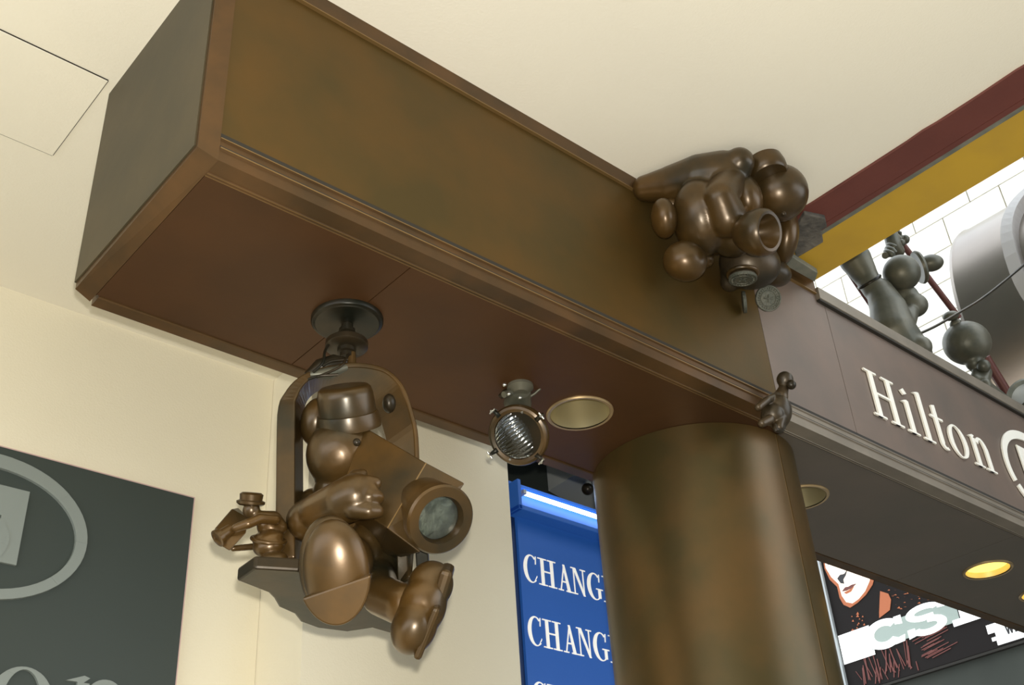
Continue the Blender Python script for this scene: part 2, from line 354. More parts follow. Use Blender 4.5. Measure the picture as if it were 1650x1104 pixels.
# ---------------------------------------------------------------- bronze column
CX, CY, CR = 2.854, 0.594, 0.4817
colm = thing('bronze_column', 'thick round bronze-clad column under the beam', 'column', (CX, CY, 0))
def shell(name, a0, a1, r, z0, z1, m, seg=60):
    bm = bmesh.new(); T = [a0 + (a1-a0)*k/seg for k in range(seg+1)]
    rows = [[bm.verts.new((CX + rr*math.cos(t), CY + rr*math.sin(t), z)) for t in T] for rr, z in ((r, z0), (r, z1), (r-0.01, z1), (r-0.01, z0))]
    for i in range(4):
        A, B = rows[i], rows[(i+1) % 4]
        for k in range(seg): bm.faces.new((A[k], A[k+1], B[k+1], B[k]))
    for k in (0, seg): bm.faces.new([rows[i][k] for i in range(4)])
    o = link(name, bm, m, colm, True); autosmooth(o, 40); return o
SA = math.radians(-86.723)
shell('column_shell', SA+0.010, SA+math.pi-0.010, CR, 0, ZB-0.002, COLUMNM)
shell('column_shell', SA+math.pi+0.010, SA+2*math.pi-0.010, CR, 0, ZB-0.002, COLUMNM)
shell('column_joint', SA-0.005, SA+0.005, CR-0.002, 0, ZB-0.002, EDGE, 2)
bm = bmesh.new(); lathe(bm, [(0, CR-0.012), (ZB-0.003, CR-0.012)], (CX, CY, 0), (0,0,1), 48); link('column_core', bm, GAP, colm)

# ---------------------------------------------------------------- lettering
S = 0.04
def serif(x0, x1, y): return rect(x0, y, x1, y+S)
def g_H(w=0.97): return [rect(0.13,0,0.27,1), rect(w-0.27,0,w-0.13,1), rect(0.2,0.5,w-0.2,0.55), serif(0,0.4,0), serif(w-0.4,w,0), serif(0,0.4,1-S), serif(w-0.4,w,1-S)]
def g_i(): return [rect(0.13,0,0.27,0.72), serif(0,0.4,0), [(0,0.66),(0.2,0.66),(0.27,0.72),(0.2,0.74)], [(0.08,0.93),(0.17,0.85),(0.29,0.9),(0.2,1.0)]]
def g_l(): return [rect(0.13,0,0.27,1.08), serif(0,0.4,0), [(0,1.03),(0.2,1.03),(0.27,1.1),(0.2,1.1)]]
def g_t(): return [rect(0.13,0.12,0.27,0.95), rect(0.0,0.66,0.45,0.71), [(0.13,0.95),(0.27,0.71),(0.27,0.99)]] + arc(0.31,0.14,(0.18,0.15),(0.07,0.09),180,300,10)
def g_o(): return arc(0.345,0.36,(0.345,0.375),(0.20,0.345),0,360,40)
def g_n(): return [rect(0.13,0,0.27,0.66), serif(0,0.38,0), serif(0.44,0.84,0), [(0,0.66),(0.2,0.66),(0.27,0.72),(0.2,0.74)], rect(0.58,0,0.72,0.46)] + arc(0.47,0.45,(0.25,0.285),(0.11,0.225),0,150,16)
def g_C(): return arc(0.38,0.5,(0.38,0.52),(0.24,0.48),50,310,32,0.03) + [[(0.60,0.70),(0.64,0.70),(0.66,1.0),(0.62,1.0)], [(0.60,0.2),(0.67,0.24),(0.66,0.29),(0.55,0.09)]]
def g_A(): return [[(0.10,0),(0.15,0),(0.37,0.9),(0.34,1.0)], [(0.48,0),(0.63,0),(0.39,1.0),(0.30,1.0)], rect(0.19,0.32,0.52,0.37), serif(0,0.26,0), serif(0.40,0.74,0)]
def g_N(): return [rect(0.12,0,0.17,1), [(0.12,1),(0.26,1),(0.70,0),(0.60,0)], rect(0.62,0,0.67,1), serif(0,0.29,0), serif(0,0.22,1-S), serif(0.50,0.79,1-S)]
def g_G(): return arc(0.38,0.5,(0.38,0.52),(0.24,0.48),50,315,32,0.03) + [[(0.60,0.70),(0.64,0.70),(0.66,1.0),(0.62,1.0)], rect(0.54,0.08,0.67,0.42), serif(0.44,0.78,0.40)]
def g_E(): return [rect(0.12,0,0.26,1), serif(0,0.6,0), serif(0,0.58,1-S), rect(0.2,0.5,0.48,0.545), [(0.56,0),(0.60,0),(0.64,0.27),(0.60,0.27)], [(0.54,1),(0.58,1),(0.58,0.76),(0.54,0.76)], rect(0.45,0.4,0.48,0.64)]
def letters(spec, y, z, sc, depth, m, parent):
    for g, x, wx in spec:
        Plate('letter', [[(px*sc*wx, pz*sc) for px, pz in p] for p in g], (x, y, z), (1,0,0), (0,0,1), (0,depth,0), m, parent)
def emblem(parent, name, cx, y, cz, k, depth, m):
    a, b = 0.45*k, 0.335*k
    Plate(name+'_ring', arc(cx, cz, (a, b), (a-0.055*k, b-0.062*k), -178, 150, 60, -0.004*k, 0.0), (0, y, 0), (1,0,0), (0,0,1), (0,depth,0), m, parent)
sign = thing('hotel_lettering', 'white serif hotel name and ring emblem on the right end of the beam', 'sign', (4.4, 0, 4.45))
HB = [(g_H(), 3.625, 1.0), (g_i(), 3.93, 1.0), (g_l(), 4.078, 1.0), (g_t(), 4.214, 1.0), (g_o(), 4.361, 1.0), (g_n(), 4.587, 1.0)]
letters(HB, -0.001, 4.357, 0.274, 0.010, WHITE, sign)
def big_emblem(parent, cx, y, cz, k, depth, m, m2):
    a, b = 0.45*k, 0.335*k
    q = []; n = 64
    for i in range(n):
        def pt(t, inner):
            th = 0.055 + 0.010*math.sin(math.radians(t))
            aa = a - (th*k*0.95 if inner else 0); bb = b - (th*k if inner else 0)
            return (cx + aa*math.cos(math.radians(t)), cz + bb*math.sin(math.radians(t)))
        t0 = 205 - 372*i/n; t1 = 205 - 372*(i+1)/n
        if i > n-4: continue
        q.append([pt(t0, 0), pt(t1, 0), pt(t1, 1), pt(t0, 1)])
    Plate('emblem_ring', q, (0, y, 0), (1,0,0), (0,0,1), (0,depth,0), m, parent)
    h = 0.176*k; sx = cx - 0.02*k
    # squarish letter block split by a sweeping curve
    Plate('emblem_block', [rect(sx-h, cz+0.02*k-h*0.0, sx-h*0.42, cz+0.015*k+h), rect(sx-h, cz+0.015*k-h, sx-h*0.42, cz+0.02*k), rect(sx+h*0.42, cz+0.015*k-h, sx+h, cz+0.015*k+h), rect(sx-h*0.42, cz+0.05*k, sx+h*0.42, cz+0.015*k+h)], (0, y, 0), (1,0,0), (0,0,1), (0,depth*0.8,0), m, parent)
    Plate('emblem_curve', arc(sx+0.01*k, cz-0.065*k, (0.115*k, 0.115*k), (0.03*k, 0.03*k), -80, 100, 20), (0, y-0.005, 0), (1,0,0), (0,0,1), (0,depth,0), m2, parent)
big_emblem(sign, 5.37, -0.001, 4.495, 0.88, 0.010, WHITE, WHITE)

# dark board on the back wall
board = thing('logo_board', 'dark grey-green board with silver hotel name on the cream wall', 'sign', (0.2, 2.43, 3.4))
Box('backing', (-1.35, 2.412, 2.45), (1.178, 2.441, 4.206), BOARD, board)
bm = bmesh.new(); box(bm, (-1.35, 2.41, 4.206), (1.182, 2.441, 4.211)); box(bm, (1.178, 2.41, 2.45), (1.183, 2.441, 4.206))
link('edge_strip', bm, BOARDE, board)
k = 1.36; ox = 0.365 - 4.361*k
letters([(g, ox + x*k, w) for g, x, w in HB], 2.397, 2.955, 0.274*k*1.03, 0.016, BOARDL, board)
big_emblem(board, 0.222, 2.395, 3.825, 1.0, 0.018, BOARDL, BOARDL)

# ---------------------------------------------------------------- blue sign in the recess
SY = 2.31
bs = thing('exchange_sign', 'blue sign with rows of white serif words behind the column', 'sign', (3.8, SY, 2.5))
Box('sign_face', (3.265, SY, 2.2), (4.35, SY+0.02, 4.70), BLUE, bs)
Box('sign_side', (3.20, SY+0.02, 2.2), (4.34, SY+0.35, 4.70), BLUED, bs)
Box('hood', (3.20, SY-0.10, 4.60), (4.36, SY+0.36, 4.63), BLUE, bs, 0.003)
Box('hood_front', (3.20, SY-0.005, 4.625), (4.36, SY+0.02, 4.80), BLUE, bs)
Box('hood_side', (3.20, SY-0.10, 4.60), (3.225, SY+0.36, 4.80), BLUE, bs)
Box('hood_top', (3.20, SY-0.02, 4.80), (4.36, SY+0.36, 4.82), BLUE, bs)
t_ = Tube('fluorescent_tube', [(3.30, SY-0.05, 4.748), (4.34, SY-0.05, 4.748)], 0.014, TUBE, bs)
Box('tube_holder', (3.275, SY-0.07, 4.735), (3.30, SY-0.004, 4.762), GREY, bs)
Box('tube_holder', (4.34, SY-0.07, 4.735), (4.358, SY-0.004, 4.762), GREY, bs)
CH = [(g_C(), 3.292, 0.92), (g_H(0.85), 3.412, 1.0), (g_A(), 3.572, 0.95), (g_N(), 3.690, 0.92), (g_G(), 3.826, 1.0), (g_E(), 3.965, 1.0)]
for zz in (4.19, 3.80, 3.41, 3.02, 2.63): letters(CH, SY-0.004, zz, 0.174, 0.005, SIGNW, bs)
# things seen above the sign
duct = Plate('air_duct', [[(4.058,2.820,5.200)[:2], (4.040,2.517,5.200)[:2], (4.218,2.488,5.200)[:2], (4.749,2.847,5.200)[:2], (4.670,2.965,5.200)[:2]]], (0,0,5.2), (1,0,0), (0,1,0), (0,0,0.28), GREY)
tag(duct, 'pale grey duct in the dark gap above the blue sign', 'duct')
gl = thing('globe_fitting', 'small dark globe fitting hanging beside the grey duct above the blue sign', 'lamp', (4.152,2.526,5.120))
Ball('globe', (4.152,2.526,5.120,0.043), BRONZED, gl)
Lathe('collar', [(0, 0.03), (0.05, 0.03)], (4.197,2.569,5.150), (0,0,1), GREY, gl)

# ---------------------------------------------------------------- street side
fac = struct(bpy.data.objects.new('wall_street', None)); COL.objects.link(fac); fac['label'] = 'sunlit pale stone facade across the street'; fac.location = (14.6, 4, 0)
Box('facade_backing', (14.58, -9, 0), (15.2, 16, 22), STONEJ, fac)
pm = None; ph = 0.28*2; pw = 1.02
for r in range(17):
    for c in range(15):
        z0 = 9.17 + 0.28*13 - 0.56*6 + r*ph*0.5*2 - 0.28*0; y0 = -5.06 + c*pw + (0.0 if r % 2 else 0.51)
        if pm is None:
            bm = bmesh.new(); box(bm, (-0.05, -pw/2+0.011, -ph/2+0.011), (0.05, pw/2-0.011, ph/2-0.011)); pm = link('stone_panel', bm, STONE, fac); o = pm
        else:
            o = pm.copy(); COL.objects.link(o)
        o.parent = fac; o.matrix_parent_inverse = Matrix.Translation(-fac.location)
        o.location = (14.53, y0 + pw/2, z0 + ph/2)
struct(Box('wall_street_base', (14.05, -9, 0), (14.57, 16, 6.27), SLABD), 'grey slab below the billboard')
Box('wall_street_ledge', (13.98, -9, 6.25), (14.57, 16, 6.285), GAP)['kind'] = 'structure'

# billboard across the street: faces -X, words run towards -Y
bb = thing('billboard', 'backlit billboard with a cropped face and big white letters under the beam', 'billboard', (14, 5, 6.3))
def P2(y, z): return (-y, z)
BX = 14.0
def ad(name, polys, lay, m): return Plate(name, [[(-y, z) for y, z in p] for p in polys], (BX-0.006*lay, 0, 0), (0,-1,0), (0,0,1), (0.005,0,0), m, bb)
Box('backing', (BX+0.006, 0.5, 6.30), (BX+0.2, 7.0, 10.2), ADARK, bb)
Box('frame', (BX-0.05, 6.99, 6.29), (BX+0.2, 7.06, 10.3), GREY, bb)
ad('printed_face', [[(6.92,9.4),(6.93,8.5),(6.95,8.25),(6.90,8.05),(6.80,7.90),(6.80,7.72),(6.76,7.60),(6.66,7.52),(6.52,7.55),(6.35,7.62),(6.20,7.73),(6.09,7.9),(6.05,8.2),(6.1,9.0),(6.3,9.4)]], 1, AORANGE)
ad('printed_face', [[(6.90,9.4),(6.91,8.5),(6.92,8.25),(6.86,8.08),(6.76,7.93),(6.75,7.74),(6.70,7.62),(6.60,7.57),(6.48,7.60),(6.34,7.68),(6.23,7.8),(6.16,7.95),(6.12,8.2),(6.2,9.0),(6.4,9.3)]], 2, ASKIN)
ad('printed_nose', [[(6.76,8.02),(6.70,8.06),(6.62,8.05),(6.55,8.10),(6.60,8.02),(6.66,7.97),(6.66,7.90),(6.72,7.93)]], 3, AINK)
ad('printed_mouth', [[(6.73,7.80),(6.66,7.845),(6.60,7.835),(6.54,7.845),(6.45,7.835),(6.55,7.795),(6.65,7.785)]], 3, ARED)
ad('printed_mouth', [[(6.70,7.77),(6.60,7.78),(6.50,7.805),(6.57,7.745),(6.66,7.735)]], 4, AORANGE)
ad('printed_eye', [[(6.93,8.36),(6.86,8.40),(6.80,8.34),(6.86,8.28)]], 3, AINK)
ad('printed_neck', [[(6.10,7.60),(5.98,7.52),(5.96,7.42),(6.02,7.28),(6.22,7.22),(6.20,7.30)]], 1, AORANGE)
random.seed(11)
spk = []
for _ in range(90):
    y = random.uniform(4.9, 6.0); z = random.uniform(7.22, 7.75); s = random.uniform(0.01, 0.04); spk.append([(y,z),(y-s,z+s*random.uniform(-.4,.8)),(y-s*1.3,z-s*0.4)])
for _ in range(14):
    y = random.uniform(6.4, 6.85); z = random.uniform(7.15, 7.4); s = random.uniform(0.015, 0.04); spk.append([(y,z),(y-s,z+s*0.8),(y-s*1.3,z-s*0.4)])
o = ad('printed_highlights', spk, 1, AORANGE); o['kind'] = 'stuff'
hr = []
for _ in range(30):
    y = random.uniform(5.75, 6.75); z = random.uniform(6.31, 6.45); h = random.uniform(0.12, 0.40); w = random.uniform(0.008, 0.022); d = random.uniform(-0.08, 0.08)
    hr.append([(y, z), (y-w, z), (y-w+d, z+h), (y+d, z+h)])
for _ in range(26):
    y = random.uniform(5.45, 5.8); z = random.uniform(6.42, 6.76); l = random.uniform(0.15, 0.4)
    hr.append([(y, z), (y-l, z+l*0.16), (y-l, z+l*0.16+0.012), (y, z+0.012)])
o = ad('printed_hair', hr, 1, ARED); o['kind'] = 'stuff'
ad('letter_band', [rect(6.97,6.73,6.42,7.17)], 2, AWHITE)
ad('letter_band', [rect(6.45,6.80,5.0,7.12)], 2, AGREY)
def slab(name, polys, lay, m): return ad(name, polys, lay, m)
def arcY(cx, cz, ro, ri, a0, a1, n=16): return [[(cx - (x-cx), z) for x, z in p] for p in arc(cx, cz, ro, ri, a0, a1, n)]
slab('letter_c', arcY(6.20, 6.97, (0.34, 0.215), (0.17, 0.115), 40, 320, 30) + [[(5.99,7.16),(5.87,7.16),(5.87,7.03),(5.99,7.05)], [(6.0,6.85),(5.87,6.87),(5.89,6.78),(6.05,6.77)]], 3, AWHITE)
slab('letter_s', arcY(5.50, 7.08, (0.30, 0.12), (0.16, 0.04), 20, 270, 20) + arcY(5.48, 6.88, (0.30, 0.13), (0.15, 0.045), 90, -170, 20) + [[(5.28,7.19),(5.16,7.19),(5.16,7.07),(5.28,7.08)], [(5.70,6.90),(5.82,6.90),(5.82,6.77),(5.70,6.79)], rect(5.62,6.97,5.36,7.04)], 3, AWHITE)
slab('letter_i', [rect(5.11,6.74,4.58,6.83), rect(4.98,6.8,4.78,7.12), rect(5.11,7.1,4.58,7.2)], 3, AWHITE)
slab('date_tab', [[(4.66,6.62),(4.16,6.62),(3.6,6.62),(3.6,6.32),(4.57,6.32),(4.57,6.39),(4.63,6.39),(4.63,6.44),(4.56,6.44),(4.56,6.50),(4.66,6.50)]], 2, AWHITE)
def stroke(y0, z0, y1, z1, w=0.02): 
    d = Vector((y1-y0, z1-z0)).normalized(); n = Vector((-d.y, d.x))*w/2
    return [(y0+n.x,z0+n.y),(y1+n.x,z1+n.y),(y1-n.x,z1-n.y),(y0-n.x,z0-n.y)]
b0, t0 = 6.42, 6.56
slab('date_letter', [stroke(4.40,t0,4.375,b0), stroke(4.375,b0,4.35,t0-0.02), stroke(4.35,t0-0.02,4.325,b0), stroke(4.325,b0,4.30,t0)], 3, AINK)
slab('date_letter', [stroke(4.27,t0,4.27,b0), stroke(4.27,t0-0.01,4.20,t0-0.01), stroke(4.27,(t0+b0)/2,4.21,(t0+b0)/2), stroke(4.27,b0+0.01,4.20,b0+0.01)], 3, AINK)
slab('date_letter', [stroke(4.16,t0,4.16,b0), stroke(4.16,t0-0.01,4.11,t0-0.02), stroke(4.11,t0-0.02,4.09,(t0+b0)/2), stroke(4.09,(t0+b0)/2,4.11,b0+0.02), stroke(4.11,b0+0.02,4.16,b0+0.01)], 3, AINK)

# drum sign
drum = thing('drum_sign', 'large dark metal drum with a raised silver emblem beyond the beam', 'sign', (8, -1.5, 5.1))
DX, DZ, DR = 8.0, 6.5, 1.4
bm = bmesh.new(); lathe(bm, [(0, DR-0.03), (0, DR), (0.03, DR+0.01), (0.05, DR), (4.6, DR), (4.6, DR-0.03)], (DX, 0.65, DZ), (0,-1,0), 96)
o = link('drum_body', bm, DRUM, drum, True); autosmooth(o, 35)
Box('drum_foot', (7.7, -1.7, TT-0.02), (8.3, -1.2, 5.2), DRUM, drum); Box('drum_bracket', (7.8, -1.6, 0), (8.2, -1.3, 5.15), DRUM, drum)
def dpt(y, s, r): t = math.radians(170) - s/DR; return (DX + r*math.cos(t), y, DZ + r*math.sin(t))
def sup(t, a, b, n=2.6):
    c, s = math.cos(t), math.sin(t); return (a*math.copysign(abs(c)**(2/n), c), b*math.copysign(abs(s)**(2/n), s))
def wrap(name, quads, r0, r1, m):
    bm = bmesh.new()
    for q in quads:
        a = [bm.verts.new(dpt(y, s, r0)) for y, s in q]; b = [bm.verts.new(dpt(y, s, r1)) for y, s in q]
        bm.faces.new(a); bm.faces.new(b[::-1])
        for k in range(4): bm.faces.new((a[k], b[k], b[(k+1) % 4], a[(k+1) % 4]))
    return link(name, bm, m, drum)
qs = []; N = 72
for i in range(N):
    t0 = 2*math.pi*i/N; t1 = 2*math.pi*(i+1)/N
    o0, o1 = sup(t0, 0.69, 0.98), sup(t1, 0.69, 0.98); i0, i1 = sup(t0, 0.59, 0.86), sup(t1, 0.59, 0.86)
    qs.append([(-0.54+o0[0], o0[1]), (-0.54+o1[0], o1[1]), (-0.54+i1[0], i1[1]), (-0.54+i0[0], i0[1])])
wrap('emblem_ring', qs, DR-0.01, DR+0.09, EMBLEM)
qs = []
for i in range(30):
    t0 = math.radians(-60 + 130*i/30*2); t1 = math.radians(-60 + 130*(i+1)/30*2)
    qs.append([(-0.30+0.26*math.cos(t0), 0.1+0.34*math.sin(t0)), (-0.30+0.26*math.cos(t1), 0.1+0.34*math.sin(t1)), (-0.30+0.18*math.cos(t1), 0.1+0.24*math.sin(t1)), (-0.30+0.18*math.cos(t0), 0.1+0.24*math.sin(t0))])
wrap('emblem_letter', qs, DR-0.01, DR+0.08, EMBLEM)
# ---------------------------------------------------------------- hanging swing seat
seat = thing('hanging_seat', 'bronze swing seat hanging by a stem and hoop from the beam underside', 'seat', (0.80, 0.485, ZB))
sx, sy = 0.80, 0.485
Lathe('ceiling_plate', [(0.0, 0.134), (-0.012, 0.134), (-0.018, 0.130), (-0.020, 0.122), (-0.024, 0.118), (-0.026, 0.03)], (sx, sy, ZB-0.001), (0,0,1), BRONZED, seat, 48)
Lathe('stem', [(-0.02, 0.022), (-0.045, 0.022), (-0.048, 0.030), (-0.062, 0.030), (-0.065, 0.020), (-0.085, 0.020), (-0.088, 0.036), (-0.10, 0.036), (-0.102, 0.074), (-0.106, 0.078), (-0.125, 0.078), (-0.130, 0.072), (-0.134, 0.034), (-0.150, 0.034), (-0.152, 0.024), (-0.17, 0.024)], (sx, sy, ZB), (0,0,1), BRONZED, seat, 40)
Tube('pipe', [(0.814,0.476,3.938), (0.819,0.472,3.815)], 0.016, BRONZE, seat)
# hoop: flat band bent into an inverted U
pathp = [(0.650,0.559,3.078), (0.641,0.565,3.325), (0.632,0.571,3.610), (0.640,0.566,3.686), (0.663,0.551,3.742), (0.707,0.534,3.785), (0.758,0.512,3.811), (0.819,0.484,3.824), (0.887,0.464,3.822), (0.936,0.456,3.800), (0.976,0.453,3.758), (1.010,0.455,3.678), (1.030,0.454,3.582), (1.017,0.438,3.375), (0.963,0.402,3.108), (0.934,0.374,3.006)]
HW = Vector((-0.548, -0.837, 0.0))
def band(bm, pts, wa, wb, w, ths, w2):
    pts = [Vector(p) for p in pts]; n = len(pts); rows = []
    for i, p in enumerate(pts):
        f = min(1.0, max(0.0, (i-10)/22)); wdir = (wa.lerp(wb, f)).normalized()
        d = (pts[min(i+1, n-1)] - pts[max(i-1, 0)]).normalized(); nn = d.cross(wdir).normalized()
        th = ths[0] + (ths[1]-ths[0])*min(1.0, max(0.0, (i-8)/12)); rows.append([bm.verts.new(p + wdir*a*(w + (w2-w)*f)/2 + nn*b*th/2) for a, b in ((-1,-1),(1,-1),(1,1),(-1,1))])
    for A, B in zip(rows, rows[1:]):
        for k in range(4): bm.faces.new((A[k], A[(k+1) % 4], B[(k+1) % 4], B[k]))
    bm.faces.new(rows[0]); bm.faces.new(rows[-1][::-1])
def catmull(pts, n=4):
    P = [Vector(p) for p in pts]; P = [P[0]*2-P[1]] + P + [P[-1]*2-P[-2]]; out = []
    for i in range(1, len(P)-2):
        for k in range(n):
            t = k/n; a, b, c, d = P[i-1:i+3]
            out.append(0.5*((2*b) + (c-a)*t + (2*a-5*b+4*c-d)*t*t + (3*b-a-3*c+d)*t**3))
    out.append(P[-2]); return out
# the band's broad side is turned a little so its inner edge shows as a lighter strip
wd = (HW*0.93 + Vector((0.837, -0.548, 0))*-0.22).normalized()
bm = bmesh.new(); band(bm, catmull(pathp), wd, (HW*0.9 + Vector((0.837, -0.548, 0))*0.55).normalized(), 0.12, (0.064, 0.020), 0.17); link('hoop', bm, BRONZE, seat, False, 0.006)
zs = 2.965
bm = bmesh.new()
plate(bm, [[(0.438,0.509,2.965)[:2], (0.570,0.546,2.965)[:2], (0.609,0.578,2.965)[:2], (0.662,0.635,2.965)[:2], (0.736,0.662,2.965)[:2], (0.793,0.715,2.965)[:2], (0.874,0.736,2.965)[:2], (0.980,0.715,2.965)[:2], (1.031,0.641,2.965)[:2], (1.161,0.658,2.965)[:2], (1.143,0.552,2.965)[:2], (0.950,0.335,2.965)[:2], (0.733,0.348,2.965)[:2], (0.552,0.344,2.965)[:2], (0.434,0.396,2.965)[:2]]], (0,0,zs), (1,0,0), (0,1,0), (0,0,0.042))
link('seat_board', bm, BRONZED, seat, False, 0.008)
# tangled fixing wire and clamp above the hoop
Tube('clamp', [(0.657,0.519,3.781), (0.694,0.495,3.818), (0.739,0.465,3.835), (0.774,0.454,3.848)], [0.014, 0.030, 0.034, 0.02], BRONZED, seat)
Tube('clamp', [(0.652,0.486,3.768), (0.706,0.451,3.774), (0.767,0.435,3.814)], [0.012, 0.022, 0.012], BRONZEG, seat)
for a in ([(0.650,0.464,3.766), (0.676,0.447,3.805), (0.693,0.460,3.870), (0.724,0.487,3.921)], [(0.660,0.457,3.745), (0.704,0.428,3.772), (0.734,0.409,3.799), (0.774,0.431,3.872)], [(0.644,0.492,3.747), (0.669,0.452,3.751), (0.722,0.416,3.757)], [(0.676,0.446,3.792), (0.703,0.429,3.813), (0.759,0.416,3.833)]):
    Tube('fixing_wire', catmull(a), 0.005, BRONZED, seat, 8)
Ell('hinge_knob', (0.918,0.384,3.691), (0.024,0.035,0.026), BRONZED, seat)

# ---------------------------------------------------------------- seated photographer
man = thing('seated_photographer', 'plump bronze figure in a cap seated on the hanging seat gripping a spotlight box', 'sculpture', (0.799,0.486,3.101))
def build_man(bm):
    ell(bm, (0.759,0.440,3.462), (0.120,0.127,0.116))                                     # head
    chain(bm, [(0.785,0.495,3.359,0.084), (0.812,0.513,3.281,0.109)])                 # neck
    ell(bm, (0.834,0.487,3.204), (0.137,0.120,0.124))                                    # trunk
    ell(bm, (0.841,0.458,3.100), (0.142,0.085,0.122))                                      # hips
    chain(bm, [(0.743,0.582,3.331,0.055), (0.697,0.600,3.258,0.062), (0.655,0.460,3.198,0.068)])        # upper arm
    chain(bm, [(0.687,0.583,3.249,0.062), (0.653,0.378,3.198,0.067), (0.651,0.248,3.183,0.071), (0.666,0.214,3.190,0.073)])   # forearm
    ell(bm, (0.670,0.200,3.183), (0.069,0.065,0.038))                                     # back of the hand
    chain(bm, [(0.654,0.204,3.219,0.029), (0.683,0.173,3.225,0.025), (0.710,0.168,3.228,0.021)])   # three fingers bent over the edge
    chain(bm, [(0.652,0.194,3.174,0.029), (0.684,0.160,3.171,0.026), (0.713,0.159,3.176,0.022)])
    chain(bm, [(0.652,0.200,3.134,0.029), (0.684,0.166,3.125,0.026), (0.712,0.160,3.130,0.022)])
    chain(bm, [(0.646,0.227,3.211,0.029), (0.681,0.240,3.274,0.022), (0.712,0.244,3.293,0.018)])       # thumb
    chain(bm, [(0.788,0.433,3.090,0.080), (0.705,0.308,3.017,0.081), (0.632,0.237,2.955,0.074)])       # leg towards the near shoe
    chain(bm, [(0.875,0.436,3.079,0.073), (0.822,0.291,2.924,0.063), (0.836,0.198,2.867,0.064)])       # other leg
    ell(bm, (0.820,0.376,3.120), (0.060,0.080,0.080))
    chain(bm, [(0.952,0.386,3.267,0.050), (1.043,0.302,3.190,0.041)])
blob('body', build_man, BRONZE, man, 0.0065, 3)
Ball('nose', (0.743,0.325,3.453,0.014), BRONZED, man)
# cap: drum crown with a wider rolled band, brim at the back
ca = (UP*0.95 + BACK*0.12 + RIGHT*-0.10).normalized()
cc = Vector((0.756,0.394,3.561))
Lathe('cap_crown', [(0.0, 0.092), (0.04, 0.099), (0.06, 0.098), (0.10, 0.096), (0.122, 0.09), (0.130, 0.08), (0.132, 0.05)], cc, ca, BRONZE, man, 48)
Lathe('cap_band', [(-0.012, 0.104), (-0.016, 0.110), (0.0, 0.112), (0.036, 0.104), (0.042, 0.092)], cc, ca, BRONZE, man, 48, False)
Ell('cap_brim', (0.709,0.521,3.609), (0.058,0.087,0.078), BRONZE, man, roll=-6)
# near shoe, sole turned to the viewer
Ell('shoe', (0.575,0.190,2.924), (0.098,0.156,0.054), BRONZE, man, roll=5)
Ell('sole', (0.571,0.163,2.906), (0.097,0.151,0.059), BRONZE, man, roll=5)
sc_ = Vector((0.574,0.167,2.908)); pxm = 0.00196
ol = []
for i in range(33):
    t = math.radians(207 + (352-207)*i/32); ol.append((54.5*math.cos(t)*pxm, 81*math.sin(t)*pxm))
rm = VM(5)
Plate('heel', [ol], sc_ + BACK*0.034 + UP*0.014, rm.col[0], rm.col[1], BACK*0.030, BRONZE, man, 0.006)
# far shoe, seen from its side with toe down
def build_shoe(bm):
    ell(bm, (0.894,0.137,2.922), (0.070,0.076,0.079), -24); ell(bm, (0.866,0.149,2.848), (0.075,0.097,0.082), -24); ell(bm, (0.844,0.157,2.786), (0.068,0.085,0.081), -24)
blob('shoe', build_shoe, BRONZE, man, 0.008, 6)
VBox('heel', (0.915,0.105,2.910), (0.020, 0.064, 0.066), BRONZE, man, roll=-17, bevel=0.014)
VBox('sole', (0.876,0.130,2.778), (0.012, 0.082, 0.062), BRONZE, man, roll=-22, bevel=0.011)

# spotlight box held by the figure
bx = thing('spotlight_box', 'tapered bronze camera box with a round glass lens held by the seated figure', 'camera', (0.867,0.202,3.239))
def hull(name, pts, m, parent, bevel=0.0):
    bm = bmesh.new(); vs = [bm.verts.new(p) for p in pts]; r = bmesh.ops.convex_hull(bm, input=vs)
    bmesh.ops.dissolve_limit(bm, angle_limit=0.02, verts=bm.verts, edges=bm.edges)
    return link(name, bm, m, parent, False, bevel)
FTL = Vector((0.871,0.116,3.324)); FBL = Vector((0.750,0.159,3.083)); FTR = Vector((0.995,0.076,3.269)); FBR = Vector((0.861,0.146,3.025))
hull('case', [(0.774,0.323,3.519), (0.682,0.335,3.243), FTL, FBL, (0.964,0.401,3.533), (0.893,0.424,3.115)], BRONZE, bx, 0.004)
hull('front_case', [FTL, FBL, FTR, FBR, (1.046,0.300,3.327), (0.915,0.338,3.085), (0.953,0.385,3.523), (0.882,0.408,3.111)], BRONZE, bx, 0.003)
Tube('case_seam', [FTL + BACK*0.002, FBL + BACK*0.002], 0.0022, EDGE, bx, 8)
lc = Vector((0.892,0.126,3.159)); la = (BACK*0.86 + RIGHT*0.46 - UP*0.16).normalized()
Lathe('lens_barrel', [(-0.06, 0.098), (0.0, 0.102), (0.03, 0.102), (0.036, 0.108), (0.075, 0.112), (0.083, 0.106), (0.083, 0.076), (0.06, 0.070), (0.03, 0.066)], lc, la, BRONZE, bx, 56, True)
Lathe('lens_glass', [(0.060, 0.069), (0.066, 0.05), (0.070, 0.025), (0.071, 0.004)], lc, la, GLASS, bx, 40)
Lathe('lens_reflector', [(0.055, 0.068), (0.042, 0.05), (0.032, 0.02), (0.031, 0.004)], lc, la, LENSG, bx, 40)
Tube('lamp_lead', [lc + la*0.032 + RIGHT*0.01 + UP*0.012, lc + la*0.05 + RIGHT*0.012 + UP*0.012], 0.008, BRONZE, bx)
VBox('mount_post', (0.960,0.261,3.074), (0.020, 0.030, 0.02), BRONZED, bx, roll=3)
VBox('mount_post', (0.932,0.327,3.047), (0.018, 0.050, 0.02), BRONZE, bx, roll=2)

